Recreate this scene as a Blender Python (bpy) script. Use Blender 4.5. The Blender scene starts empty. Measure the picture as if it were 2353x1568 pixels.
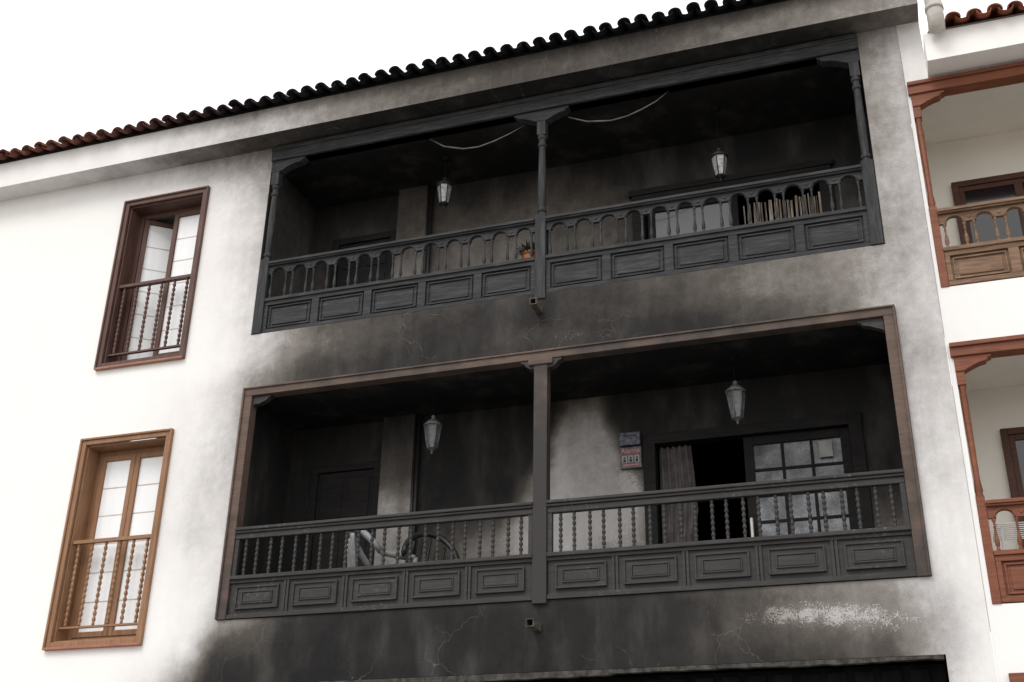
import bpy, math, random
import numpy as np
from mathutils import Matrix, Vector
random.seed(4); rng=np.random.RandomState(7)
scene=bpy.context.scene
COL=scene.collection

# ------------------------------------------------------------------ node helpers
def newmat(name):
    m=bpy.data.materials.new(name); m.use_nodes=True; nt=m.node_tree
    b=nt.nodes['Principled BSDF']; return m,nt,b
def N(nt,t,**k):
    n=nt.nodes.new(t)
    for a,v in k.items(): setattr(n,a,v)
    return n
def LK(nt,a,b): nt.links.new(a,b)
def setin(nt,sock,v):
    if hasattr(v,'is_output'): LK(nt,v,sock)
    else: sock.default_value=v
def M(nt,op,a,b=0.0,c=None,clamp=False):
    n=N(nt,'ShaderNodeMath',operation=op,use_clamp=clamp)
    setin(nt,n.inputs[0],a); setin(nt,n.inputs[1],b)
    if c is not None: setin(nt,n.inputs[2],c)
    return n.outputs[0]
def noise(nt,vec,scale,detail=4,rough=.55,dist=0.0):
    n=N(nt,'ShaderNodeTexNoise'); LK(nt,vec,n.inputs['Vector'])
    n.inputs['Scale'].default_value=scale; n.inputs['Detail'].default_value=detail
    n.inputs['Roughness'].default_value=rough; n.inputs['Distortion'].default_value=dist
    return n.outputs['Fac']
def ramp(nt,fac,stops):
    n=N(nt,'ShaderNodeValToRGB'); LK(nt,fac,n.inputs[0]); e=n.color_ramp.elements
    while len(e)<len(stops): e.new(.5)
    for i,(p,c) in enumerate(stops):
        e[i].position=p; e[i].color=(c[0],c[1],c[2],1)
    return n.outputs[0]
def mix(nt,f,a,b,mode='MIX'):
    n=N(nt,'ShaderNodeMixRGB',blend_type=mode)
    setin(nt,n.inputs[0],f)
    for i,v in ((1,a),(2,b)):
        if hasattr(v,'is_output'): LK(nt,v,n.inputs[i])
        else: n.inputs[i].default_value=(v[0],v[1],v[2],1)
    return n.outputs[0]
def smooth(nt,v,a,b):
    n=N(nt,'ShaderNodeMapRange',interpolation_type='SMOOTHSTEP'); setin(nt,n.inputs[0],v)
    n.inputs[1].default_value=a; n.inputs[2].default_value=b
    return n.outputs[0]
def bump(nt,b,h,strength,dist=.01):
    n=N(nt,'ShaderNodeBump'); n.inputs['Strength'].default_value=strength; n.inputs['Distance'].default_value=dist
    LK(nt,h,n.inputs['Height']); LK(nt,n.outputs[0],b.inputs['Normal'])
def ocoord(nt,scale=None):
    t=N(nt,'ShaderNodeTexCoord')
    if scale is None: return t.outputs['Object']
    m=N(nt,'ShaderNodeMapping'); m.inputs['Scale'].default_value=scale
    LK(nt,t.outputs['Object'],m.inputs['Vector']); return m.outputs[0]

# ------------------------------------------------------------------ materials
def mat_plaster(name,white=(.84,.83,.81),crack=.32,dark=1.0,spat=.26):
    m,nt,b=newmat(name); v=ocoord(nt)
    at=N(nt,'ShaderNodeAttribute',attribute_name='soot').outputs['Fac']
    cl=N(nt,'ShaderNodeAttribute',attribute_name='clean').outputs['Fac']
    n1=noise(nt,v,1.5,7,.62,.4); n2=noise(nt,v,10,6,.7); n3=noise(nt,v,75,4,.7)
    st=noise(nt,ocoord(nt,(9,9,.7)),1.0,5,.6)
    mask=M(nt,'MULTIPLY',M(nt,'MULTIPLY',at,M(nt,'SUBTRACT',1.12,at)),3.4,clamp=True)
    a=M(nt,'MULTIPLY',M(nt,'SUBTRACT',n1,.5),.34)
    a2=M(nt,'MULTIPLY',M(nt,'SUBTRACT',n2,.5),.26)
    a3=M(nt,'ADD',M(nt,'MULTIPLY',M(nt,'SUBTRACT',st,.5),.13),M(nt,'MULTIPLY',M(nt,'SUBTRACT',n3,.5),.17))
    s=M(nt,'ADD',at,M(nt,'MULTIPLY',M(nt,'ADD',M(nt,'ADD',a,a2),a3),mask))
    # washed / spattered patches
    th=M(nt,'SUBTRACT',.88,M(nt,'MULTIPLY',cl,.42))
    sp=smooth(nt,M(nt,'SUBTRACT',M(nt,'ADD',M(nt,'MULTIPLY',n3,.60),M(nt,'MULTIPLY',n2,.50)),th),-.02,.06)
    s2=M(nt,'MAXIMUM',M(nt,'SUBTRACT',s,M(nt,'MULTIPLY',M(nt,'MULTIPLY',sp,smooth(nt,cl,.03,.4)),spat)),.27)
    s=M(nt,'MINIMUM',s,s2)
    w=white; k=dark
    c=ramp(nt,s,[(0,w),(.10,(w[0]*.86,w[1]*.85,w[2]*.86)),(.25,(.45*k,.435*k,.43*k)),(.42,(.21*k,.193*k,.178*k)),(.62,(.080*k,.071*k,.063*k)),(.82,(.030*k,.028*k,.027*k)),(1,(.013,.013,.0135))])
    g=noise(nt,ocoord(nt,(1,1,.35)),3.0,6,.6)
    c=mix(nt,M(nt,'MULTIPLY',smooth(nt,g,.45,.8),.08),c,(.5,.47,.43))
    h=M(nt,'ADD',M(nt,'MULTIPLY',n3,.8),M(nt,'MULTIPLY',n2,.6))
    if crack>0:
        wv=N(nt,'ShaderNodeTexNoise'); LK(nt,v,wv.inputs['Vector']); wv.inputs['Scale'].default_value=3.5; wv.inputs['Detail'].default_value=6
        add=N(nt,'ShaderNodeVectorMath',operation='MULTIPLY_ADD'); LK(nt,wv.outputs['Color'],add.inputs[0]); add.inputs[1].default_value=(.35,.35,.35); LK(nt,v,add.inputs[2])
        vo=N(nt,'ShaderNodeTexVoronoi',feature='DISTANCE_TO_EDGE'); LK(nt,add.outputs[0],vo.inputs['Vector']); vo.inputs['Scale'].default_value=2.3
        line=M(nt,'SUBTRACT',1.0,smooth(nt,vo.outputs['Distance'],.001,.006))
        msk=smooth(nt,noise(nt,v,1.1,3,.5),.51,.62)
        line=M(nt,'MULTIPLY',line,msk)
        lc=M(nt,'MULTIPLY',line,smooth(nt,at,.08,.35))
        c=mix(nt,M(nt,'MULTIPLY',lc,crack),c,(.24,.21,.18))
        c=mix(nt,M(nt,'MULTIPLY',line,.07),c,(.3,.28,.25))
        h=M(nt,'SUBTRACT',h,M(nt,'MULTIPLY',line,.9))
    LK(nt,c,b.inputs['Base Color']); b.inputs['Roughness'].default_value=.9
    b.inputs['Specular IOR Level'].default_value=.15
    bump(nt,b,h,.4,.006); return m

def mat_wood(name,c1,c2,c3,scale=(3,14,34),rough=.6,bs=.4,char=None,spec=.25,ash=0):
    m,nt,b=newmat(name); v=ocoord(nt,scale); vo=ocoord(nt)
    g=noise(nt,v,1.3,8,.65,.6); g2=noise(nt,vo,4.0,6,.6)
    c=ramp(nt,g,[(.25,c1),(.5,c2),(.78,c3)])
    c=mix(nt,M(nt,'MULTIPLY',smooth(nt,g2,.4,.75),.45),c,c1)
    if char is not None:
        at=N(nt,'ShaderNodeAttribute',attribute_name='soot').outputs['Fac']
        s=M(nt,'ADD',at,M(nt,'MULTIPLY',M(nt,'SUBTRACT',g2,.5),.9))
        c=mix(nt,smooth(nt,s,.2,.8),c,char)
    if ash:
        a1=noise(nt,vo,28,6,.7); a2=noise(nt,vo,1.3,3,.5)
        c=mix(nt,M(nt,'MULTIPLY',M(nt,'MULTIPLY',smooth(nt,a1,.54,.68),smooth(nt,a2,.48,.62)),ash),c,(.17,.17,.17))
    LK(nt,c,b.inputs['Base Color']); b.inputs['Roughness'].default_value=rough
    b.inputs['Specular IOR Level'].default_value=spec
    bump(nt,b,g,bs,.004); return m
def mat_plain(name,col,rough=.6,metal=0.0,var=.15,spec=.4,scale=8,bs=.1):
    m,nt,b=newmat(name); v=ocoord(nt); n=noise(nt,v,scale,6,.6)
    n_=smooth(nt,n,.3,.7)
    c=mix(nt,n_,tuple(x*(1-var) for x in col),tuple(min(1,x*(1+var)) for x in col))
    LK(nt,c,b.inputs['Base Color']); b.inputs['Roughness'].default_value=rough; b.inputs['Metallic'].default_value=metal
    b.inputs['Specular IOR Level'].default_value=spec
    bump(nt,b,n,bs,.004); return m
def mat_tile(name,clean):
    m,nt,b=newmat(name); v=ocoord(nt)
    at=N(nt,'ShaderNodeAttribute',attribute_name='soot').outputs['Fac']
    rn=N(nt,'ShaderNodeAttribute',attribute_name='clean').outputs['Fac']
    n=noise(nt,v,12,6,.65)
    c=ramp(nt,M(nt,'ADD',M(nt,'MULTIPLY',rn,.6),M(nt,'MULTIPLY',n,.4)),[(.1,tuple(x*.55 for x in clean)),(.5,clean),(.9,(clean[0]*1.35,clean[1]*1.6,clean[2]*1.6))])
    c=mix(nt,smooth(nt,M(nt,'ADD',at,M(nt,'MULTIPLY',M(nt,'SUBTRACT',n,.5),.5)),.1,.9),c,(.017,.017,.019))
    LK(nt,c,b.inputs['Base Color']); b.inputs['Roughness'].default_value=.9; b.inputs['Specular IOR Level'].default_value=.2
    bump(nt,b,n,.4,.006); return m
def mat_glass(name,col,rough=.12):
    m,nt,b=newmat(name); v=ocoord(nt); n=noise(nt,v,3,5,.6); n2=noise(nt,ocoord(nt,(20,20,2)),1,3,.5)
    c=mix(nt,n,tuple(x*.86 for x in col),col); c=mix(nt,M(nt,'MULTIPLY',smooth(nt,n2,.5,.7),.12),c,tuple(x*.6 for x in col))
    LK(nt,c,b.inputs['Base Color']); b.inputs['Roughness'].default_value=rough
    b.inputs['Coat Weight'].default_value=.6; b.inputs['Coat Roughness'].default_value=.04
    return m

PL=mat_plaster('sooty_plaster'); PLI=mat_plaster('sooty_interior_plaster',(.70,.66,.60),crack=0,dark=.85,spat=.2)
NP=mat_plain('clean_white_plaster',(.83,.815,.79),.9,var=.03,scale=3,spec=.2)
NPI=mat_plain('cream_interior_plaster',(.78,.75,.69),.9,var=.03,scale=3,spec=.2)
CH=mat_wood('charred_wood',(.011,.0115,.012),(.031,.032,.034),(.078,.080,.084),rough=.7,bs=.9)
CHV=mat_wood('charred_wood_upright',(.011,.0115,.012),(.031,.032,.034),(.078,.080,.084),scale=(34,34,3),rough=.7,bs=.9)
DK=mat_wood('smoked_painted_wood',(.022,.021,.020),(.037,.035,.034),(.058,.055,.053),rough=.6,bs=.2,ash=.55)
DD=mat_wood('blackened_door_wood',(.009,.009,.009),(.016,.015,.015),(.028,.026,.025),rough=.7,bs=.2,spec=.1)
FR=mat_wood('singed_brown_frame',(.078,.053,.042),(.115,.078,.061),(.155,.108,.086),rough=.6,bs=.15,char=(.032,.029,.028))
BW=mat_wood('brown_window_wood',(.19,.095,.048),(.27,.145,.078),(.35,.20,.115),scale=(25,25,2),rough=.5,bs=.1)
RW=mat_wood('dark_red_window_wood',(.065,.034,.028),(.105,.056,.045),(.15,.085,.07),scale=(25,25,2),rough=.5,bs=.1)
NW=mat_wood('neighbour_red_wood',(.11,.036,.019),(.185,.062,.032),(.27,.10,.055),rough=.5,bs=.25)
NWW=mat_wood('weathered_brown_wood',(.09,.050,.030),(.19,.115,.072),(.33,.235,.16),rough=.7,bs=.6)
NWD=mat_wood('neighbour_dark_wood',(.045,.018,.012),(.075,.03,.02),(.11,.045,.03),rough=.5,bs=.2)
TL=mat_tile('burnt_roof_tile',(.19,.070,.050)); TN=mat_tile('terracotta_roof_tile',(.25,.080,.045))
GLW=mat_glass('curtained_glass',(.88,.89,.90)); GLD=mat_glass('sooty_glass',(.06,.062,.066),.2); GLB=mat_glass('black_glass',(.012,.012,.013),.1)
# smeared, smoke-stained pane; sky reflection painted in, paler towards the bottom
m,nt,bb=newmat('smeared_pane'); v=ocoord(nt); n=noise(nt,v,7,6,.65); n2=noise(nt,v,60,4,.7); sx=N(nt,'ShaderNodeSeparateXYZ'); LK(nt,v,sx.inputs[0])
hgt=smooth(nt,sx.outputs[2],4.5,5.75)
t=M(nt,'ADD',M(nt,'MULTIPLY',n,.7),M(nt,'MULTIPLY',n2,.3)); t=M(nt,'SUBTRACT',t,M(nt,'MULTIPLY',hgt,.16))
LK(nt,ramp(nt,t,[(.30,(.035,.036,.038)),(.47,(.13,.137,.15)),(.62,(.30,.315,.34))]),bb.inputs['Base Color']); bb.inputs['Roughness'].default_value=.25
GLS=m
BLK=mat_plain('charred_black',(.010,.010,.010),.9,var=.4,spec=.1)
PVC=mat_plain('grimy_pvc',(.50,.47,.43),.45,var=.2,scale=6)
MTL=mat_plain('blackened_metal',(.022,.022,.023),.5,.3,var=.3)
LGL=mat_plain('smoked_lantern_glass',(.30,.31,.31),.25,var=.45,scale=25,spec=.6)
LGL2=mat_plain('grey_lantern_body',(.10,.107,.107),.4,var=.35,scale=25,spec=.5)
ASH=mat_plain('ash_grey_plastic',(.24,.245,.25),.5,var=.3)
STRIP=mat_plain('peeled_strip',(.11,.10,.095),.6,var=.4)

# ------------------------------------------------------------------ mesh builder
class Bd:
    def __init__(s): s.v=[]; s.f=[]; s.sm=[]
    def add(s,vs,fs,smooth=False):
        o=len(s.v); s.v+= [tuple(p) for p in vs]; s.f+=[tuple(i+o for i in f) for f in fs]; s.sm+=[smooth]*len(fs); return s
    def box(s,x0,x1,y0,y1,z0,z1,mtx=None):
        vs=[(x,y,z) for z in (z0,z1) for y in (y0,y1) for x in (x0,x1)]
        if mtx is not None: vs=[mtx@Vector(p) for p in vs]
        return s.add(vs,[(0,2,3,1),(4,5,7,6),(0,1,5,4),(2,6,7,3),(0,4,6,2),(1,3,7,5)])
    def lathe(s,x,y,prof,n=12,mtx=None):
        vs=[];fs=[]
        for (z,r) in prof:
            for k in range(n):
                a=2*math.pi*k/n; vs.append((x+r*math.cos(a),y+r*math.sin(a),z))
        for i in range(len(prof)-1):
            for k in range(n):
                k2=(k+1)%n; fs.append((i*n+k,i*n+k2,(i+1)*n+k2,(i+1)*n+k))
        fs.append(tuple(range(n-1,-1,-1))); fs.append(tuple((len(prof)-1)*n+k for k in range(n)))
        if mtx is not None: vs=[mtx@Vector(p) for p in vs]
        return s.add(vs,fs,True)
    def extr(s,poly,y0,y1):
        n=len(poly); vs=[(x,y0,z) for x,z in poly]+[(x,y1,z) for x,z in poly]
        fs=[tuple(range(n)),tuple(range(2*n-1,n-1,-1))]+[(i,i+n,(i+1)%n+n,(i+1)%n) for i in range(n)]
        return s.add(vs,fs)
    def tube(s,pts,r,n=8):
        pts=[Vector(p) for p in pts]; vs=[];fs=[]
        for i,p in enumerate(pts):
            t=(pts[min(i+1,len(pts)-1)]-pts[max(i-1,0)]).normalized()
            u=t.cross(Vector((0,0,1)))
            if u.length<.1: u=t.cross(Vector((0,1,0)))
            u.normalize(); w=t.cross(u)
            rr=r[i] if isinstance(r,(list,tuple)) else r
            for k in range(n):
                a=2*math.pi*k/n; vs.append(p+u*rr*math.cos(a)+w*rr*math.sin(a))
        for i in range(len(pts)-1):
            for k in range(n):
                k2=(k+1)%n; fs.append((i*n+k,i*n+k2,(i+1)*n+k2,(i+1)*n+k))
        fs.append(tuple(range(n))); fs.append(tuple((len(pts)-1)*n+k for k in range(n)))
        return s.add(vs,fs,True)
    def obj(s,name,mat,parent=None,bevel=0,soot=None,clean=None,loc=None,fix=True):
        me=bpy.data.meshes.new(name); me.from_pydata([tuple(p) for p in s.v],[],s.f)
        me.polygons.foreach_set('use_smooth',s.sm)
        me.update()
        if fix:
            import bmesh
            bm=bmesh.new(); bm.from_mesh(me); bmesh.ops.recalc_face_normals(bm,faces=bm.faces); bm.to_mesh(me); bm.free()
        if mat: me.materials.append(mat)
        if soot is not None:
            co=np.array([tuple(v.co) for v in me.vertices]); setattr_(me,'soot',soot(co))
            setattr_(me,'clean',clean(co) if clean is not None else np.zeros(len(co)))
        o=bpy.data.objects.new(name,me); COL.objects.link(o)
        if parent: o.parent=parent
        if loc: o.location=loc
        if bevel:
            b=o.modifiers.new('bevel','BEVEL'); b.width=bevel; b.segments=2; b.limit_method='ANGLE'
        return o
def setattr_(me,n,arr):
    a=me.attributes.new(n,'FLOAT','POINT'); a.data.foreach_set('value',np.clip(np.asarray(arr,dtype=np.float32),0,1).ravel())
def empty(name,parent=None,loc=(0,0,0)):
    o=bpy.data.objects.new(name,None); COL.objects.link(o); o.location=loc; o.empty_display_size=.2
    if parent: o.parent=parent
    return o

LAT=rng.rand(64,64)
def vn(x,z,s,ox=0,oz=0):
    x=np.asarray(x)*s+ox+200; z=np.asarray(z)*s+oz+200
    xi=np.floor(x).astype(int); zi=np.floor(z).astype(int); fx=x-xi; fz=z-zi
    fx=fx*fx*(3-2*fx); fz=fz*fz*(3-2*fz)
    g=lambda a,b: LAT[a%64,b%64]
    return (g(xi,zi)*(1-fx)+g(xi+1,zi)*fx)*(1-fz)+(g(xi,zi+1)*(1-fx)+g(xi+1,zi+1)*fx)*fz
def fbm(x,z,s,ox=0):
    return sum(vn(x,z,s*2**k,ox+k*7.3,k*3.1)*.5**(k+1) for k in range(5))/.97
GX=np.array([-10.4,-8.6,-7.6,-7.0,-6.6,-6.3,-5.5,-4.5,-3.1,-2,-1,-.3,.15,.48])
GZ=np.array([9.33,8.9,8.0,7.4,6.96,6.8,6.65,6.5,6.36,5.6,4.8,4.2,3.9,3.7,3.5,3.3])
GV=np.array([
[.03,.12,.24,.34,.42,.52,.8,.9,.9,.9,.9,.7,.46,.38],
[.0,.03,.10,.19,.27,.36,.7,.8,.8,.8,.8,.6,.40,.31],
[.0,.0,.03,.08,.15,.24,.6,.8,.8,.8,.8,.5,.35,.28],
[.0,.0,.01,.05,.11,.18,.6,.8,.8,.8,.8,.5,.35,.27],
[.0,.0,.0,.03,.09,.22,.60,.73,.80,.68,.57,.44,.34,.26],
[.0,.0,.0,.03,.09,.22,.58,.77,.87,.76,.56,.43,.31,.25],
[.0,.0,.0,.03,.10,.26,.64,.81,.88,.76,.58,.45,.31,.25],
[.0,.0,.01,.06,.14,.34,.78,.87,.78,.86,.70,.50,.30,.25],
[.0,.0,.01,.08,.17,.36,.82,.90,.78,.88,.76,.55,.30,.25],
[.0,.0,.03,.11,.21,.28,.5,.5,.5,.5,.5,.4,.28,.21],
[.0,.0,.03,.09,.17,.22,.5,.5,.5,.5,.5,.4,.21,.14],
[.0,.0,.01,.04,.09,.16,.5,.5,.5,.5,.5,.3,.17,.11],
[.0,.0,.01,.03,.10,.38,.90,.93,.94,.86,.60,.40,.22,.10],
[.0,.0,.01,.04,.18,.64,.94,.95,.94,.88,.62,.46,.26,.10],
[.0,.0,.02,.09,.40,.84,.93,.91,.94,.86,.74,.62,.29,.10],
[.0,.0,.04,.18,.62,.93,.97,.97,.97,.91,.85,.75,.30,.11]])
def facade_soot(co):
    x=co[:,0]; z=co[:,2]
    x=x+(fbm(x,z,1.3)-.5)*.28; z=z+(fbm(x,z,1.6,31)-.5)*.22
    X=np.clip(x,GX[0],GX[-1]-1e-6); Z=np.clip(z,GZ[-1],GZ[0]-1e-6)
    i=np.clip(np.searchsorted(GX,X,side='right')-1,0,len(GX)-2)
    zz=GZ[::-1]; V=GV[::-1]
    j=np.clip(np.searchsorted(zz,Z,side='right')-1,0,len(zz)-2)
    fx=(X-GX[i])/(GX[i+1]-GX[i]); fz=(Z-zz[j])/(zz[j+1]-zz[j])
    fx=fx*fx*(3-2*fx)*.5+fx*.5
    v=(V[j,i]*(1-fx)+V[j,i+1]*fx)*(1-fz)+(V[j+1,i]*(1-fx)+V[j+1,i+1]*fx)*fz
    return v+(fbm(co[:,0],co[:,2],2.5,60)-.5)*.08*np.clip(v*5,0,1)
def ga(co,cx,cz,sx,sz): return np.exp(-((co[:,0]-cx)/sx)**2-((co[:,2]-cz)/sz)**2)
def facade_clean(co):
    return .75*ga(co,-2.8,6.47,.8,.13)+.9*ga(co,-.9,3.72,.9,.17)+.45*ga(co,-.2,3.55,.4,.2)+.3*ga(co,-3.2,3.8,.1,.2)
def grid(name,x0,x1,z0,z1,y,mat,parent,soot,clean=None,holes=(),cell=.045,axis='y'):
    """vertical wall sheet in XZ with rectangular holes; edges follow the holes exactly"""
    def cuts(a,b,extra):
        e=sorted(set([a,b]+[t for t in extra if a<t<b])); out=[e[0]]
        for p,q in zip(e[:-1],e[1:]):
            n=max(1,int(math.ceil((q-p)/cell))); out+=[p+(q-p)*k/n for k in range(1,n+1)]
        return out
    xs=cuts(x0,x1,[h[0] for h in holes]+[h[1] for h in holes]); zs=cuts(z0,z1,[h[2] for h in holes]+[h[3] for h in holes])
    b=Bd(); nx=len(xs)
    vs=[(x,y,z) for z in zs for x in xs]; fs=[]
    for j in range(len(zs)-1):
        zc=(zs[j]+zs[j+1])/2
        for i in range(nx-1):
            xc=(xs[i]+xs[i+1])/2
            if any(h[0]<xc<h[1] and h[2]<zc<h[3] for h in holes): continue
            fs.append((j*nx+i,j*nx+i+1,(j+1)*nx+i+1,(j+1)*nx+i))
    if axis=='x': vs=[(yy,xx,zz) for xx,yy,zz in vs]
    if axis=='z': vs=[(xx,zz,yy) for xx,yy,zz in vs]
    b.add(vs,fs); return b.obj(name,mat,parent,soot=soot,clean=clean,fix=False)
def interp_x(pts):
    px=[p[0] for p in pts]; pv=[p[1] for p in pts]
    return lambda co: np.interp(co[:,0]+(fbm(co[:,0],co[:,2]+co[:,1],1.5)-.5)*1.0,px,pv)+(fbm(co[:,0],co[:,2],3,9)-.5)*.05

# ================================================================== BUILDING
bld=empty('fire_damaged_apartment_building')
UO=(-6.33,.10,6.96,9.31); LO=(-6.32,.11,3.96,6.34)
GO=(-5.45,.13,.0,3.36)
W1=(-8.17,-7.18,6.86,8.88); W2=(-8.17,-7.18,3.84,5.91)
WALLX=-14.0; CORN=.47
grid('front_wall',WALLX,CORN,0,9.33,0,PL,bld,facade_soot,facade_clean,holes=[UO,LO,GO,W1,W2])
b=Bd(); b.add([(CORN,0,0),(CORN,9,0),(CORN,9,9.5),(CORN,0,9.5)],[(0,1,2,3)])
b.add([(WALLX,0,0),(WALLX,9,0),(WALLX,9,9.5),(WALLX,0,9.5)],[(0,1,2,3)])
b.add([(WALLX,9,0),(CORN,9,0),(CORN,9,9.5),(WALLX,9,9.5)],[(0,1,2,3)]); b.obj('outer_walls',NP,bld,fix=False)
# ragged plaster edge of the burnt ground-floor opening
top=[];bot=[]; xx=-5.449
while xx<.125:
    d=.012+.05*float(fbm(np.array([xx]),np.array([0.]),1.6,3)[0])*(1.0 if xx<-2.5 else .6)+.02*float(fbm(np.array([xx]),np.array([0.]),9,3)[0])
    if -5.2<xx<-4.45: d+=.035*math.sin((xx+5.2)/.75*math.pi)
    top.append((xx,3.358)); bot.append((xx,3.36-d)); xx+=.035
b=Bd()
for i in range(len(top)-1): b.extr([top[i],top[i+1],bot[i+1],bot[i]],.002,.07)
b.obj('broken_plaster_edge',mat_plain('scorched_plaster_edge',(.05,.045,.04),.95,var=.7,scale=12),bld)
b=Bd(); b.box(-5.44,.12,.25,.35,2.9,3.34)
for k in range(26): b.box(-5.4+k*.21,-5.4+k*.21+.15,.22,.25,2.95,3.30)
b.obj('charred_shutter',BLK,bld,bevel=.01)
def roombox(name,x0,x1,y0,y1,z0,z1,mat,parent=bld):
    b=Bd(); b.add([(x0,y0,z0),(x1,y0,z0),(x1,y1,z0),(x0,y1,z0),(x0,y0,z1),(x1,y0,z1),(x1,y1,z1),(x0,y1,z1)],
    [(0,1,2,3),(4,7,6,5),(3,2,6,7),(0,3,7,4),(1,5,6,2)]); return b.obj(name,mat,parent,fix=False)
roombox('ground_floor_room',-5.45,.13,0,4,.0,3.36,BLK)

# ---- balcony interiors
def backsoot(kind):
    def f(co):
        x=co[:,0]; z=co[:,2]; y=co[:,1]
        xx=x+(fbm(x,z,1.7,5)-.5)*.5; zz=z+(fbm(x,z,1.9,15)-.5)*.35
        if kind=='U':
            s=np.interp(zz,[7,8.1,8.6,8.9,9.1],[.52,.55,.65,.80,.90])+np.interp(xx,[-6,-5,-4.2,-3,-2.4,-1,0],[.14,.05,-.04,0,.12,.2,.22])
        else:
            top=np.interp(xx,[-6,-5.2,-4.8,-3.9,-3.45,-3.2,-2.9,-2.7,-2.4,-1.5,.1],[4.4,4.9,4.75,4.95,5.55,6.1,6.2,5.9,5.4,4.6,4.8])
            lo=np.interp(xx,[-6.3,-5.3,-5.1,-4.85,-4.0,-3.3,-2.8,-2.4,-1.9,.1],[.85,.8,.46,.54,.44,.27,.32,.45,.7,.5])
            t=np.clip((zz-top)/.7+.35,0,1); t=t*t*(3-2*t)
            s=lo*(1-t)+.93*t
        return s
    return f
def backclean(co):
    return .6*ga(co,-3.9,4.8,.8,.35)+.65*ga(co,-2.9,4.9,.6,.7)+.6*ga(co,-2.5,5.3,.25,.5)+.6*ga(co,-5.0,5.3,.2,.3)+.8*ga(co,0.1,5.2,.3,.7)
YB=1.05
UD=(-2.32,-.42,6.96,8.46); LD=(-2.30,-.40,3.96,5.70)
cU=9.13; cL=6.26
side=lambda base,top: (lambda co: np.interp(co[:,2]+(fbm(co[:,1],co[:,2],2)-.5)*.5,[co[:,2].min(),co[:,2].max()],[base,top]))
flat=lambda v: (lambda co: v+(fbm(co[:,0],co[:,1],2)-.5)*.08)
for nm,o,c,k,dr in (('upper',UO,cU,'U',UD),('lower',LO,cL,'L',LD)):
    x0,x1,z0,_=o
    grid(nm+'_balcony_back_wall',x0,x1,z0,c,YB,PLI,bld,backsoot(k),backclean if k=='L' else None,holes=[dr])
    grid(nm+'_balcony_left_wall',0,YB,z0,o[3],x0,PLI,bld,side(.54,.80) if k=='U' else side(.78,.97),axis='x')
    grid(nm+'_balcony_right_wall',0,YB,z0,o[3],x1,PLI,bld,side(.55,.9),backclean,axis='x')
    grid(nm+'_balcony_ceiling',x0,x1,0,YB,c,PLI,bld,flat(.96 if k=='U' else 1.0),axis='z')
    grid(nm+'_balcony_floor',x0,x1,0,YB,z0,PLI,bld,flat(.7),axis='z')
    roombox(nm+'_room',dr[0]-.6,dr[1]+.4,YB+.12,4.5,z0+.004,c-.15,BLK)
    b=Bd(); b.box(dr[0]-.6,dr[0],YB+.01,YB+.12,z0,c-.15); b.box(dr[1],dr[1]+.4,YB+.01,YB+.12,z0,c-.15); b.box(dr[0],dr[1],YB+.01,YB+.12,dr[3],c-.15)
    b.obj(nm+'_door_reveal',BLK,bld)
    b=Bd(); px0,px1=(-5.18,-4.82)
    zs=np.linspace(z0,c-.003,50)
    for a,bb in zip(zs[:-1],zs[1:]):
        b.add([(px0,YB-.10,a),(px1,YB-.10,a),(px1,YB-.10,bb),(px0,YB-.10,bb)],[(0,1,2,3)])
        b.add([(px1,YB-.10,a),(px1,YB,a),(px1,YB,bb),(px1,YB-.10,bb)],[(0,1,2,3)])
        b.add([(px0,YB-.10,a),(px0,YB,a),(px0,YB,bb),(px0,YB-.10,bb)],[(0,1,2,3)])
    b.obj(nm+'_wall_pier',PLI,bld,soot=(lambda co: np.interp(co[:,2],[7,8.3,9.1],[.42,.50,.74])) if k=='U' else (lambda co: np.interp(co[:,2]+(fbm(co[:,0],co[:,2],3)-.5)*.3,[4,5.3,5.6,6.2],[.30,.38,.62,.93])),clean=backclean if k=='L' else None)
    b=Bd(); b.tube([(-4.79,YB-.04,z0),(-4.79,YB-.04,c)],.022); b.obj(nm+'_conduit',MTL,bld)
    top=8.62 if k=='U' else 5.80
    b=Bd(); dx0,dx1=-6.02,-5.20
    b.box(dx0,dx0+.08,YB-.05,YB-.005,z0,top); b.box(dx1-.08,dx1,YB-.05,YB-.005,z0,top); b.box(dx0+.08,dx1-.08,YB-.05,YB-.005,top-.08,top)
    b.box(dx0+.08,dx1-.08,YB-.02,YB-.006,z0,top-.08)
    for (pz0,pz1) in ((.12,.55),(.65,1.15),(1.25,top-z0-.15)):
        for (qa,qb) in ((dx0+.13,dx0+.38),(dx1-.38,dx1-.13)):
            b.box(qa,qb,YB-.032,YB-.02,z0+pz0,z0+pz1)
    b.obj(nm+'_entrance_door',DD,bld,bevel=.006)

# ---- sliding doors
def grid_leaf(b,g,x0,x1,y,z0,z1,cols,rows,st=.06,mu=.022):
    b.box(x0,x0+st,y,y+.05,z0,z1); b.box(x1-st,x1,y,y+.05,z0,z1)
    b.box(x0+st,x1-st,y,y+.05,z1-st,z1); b.box(x0+st,x1-st,y,y+.05,z0,z0+st)
    for i in range(1,cols):
        x=x0+st+(x1-x0-2*st)*i/cols; b.box(x-mu/2,x+mu/2,y+.008,y+.04,z0+st,z1-st)
    for j in range(1,rows):
        z=z0+st+(z1-z0-2*st)*j/rows; b.box(x0+st,x1-st,y+.010,y+.038,z-mu/2,z+mu/2)
    g.box(x0+st,x1-st,y+.022,y+.028,z0+st,z1-st)
b=Bd(); x0,x1,z0,z1=LD
b.box(x0-.09,x0+.03,YB-.035,YB+.1,z0,z1+.09); b.box(x1-.03,x1+.09,YB-.035,YB+.1,z0,z1+.09); b.box(x0+.03,x1-.03,YB-.035,YB+.1,z1-.02,z1+.09)
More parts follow.
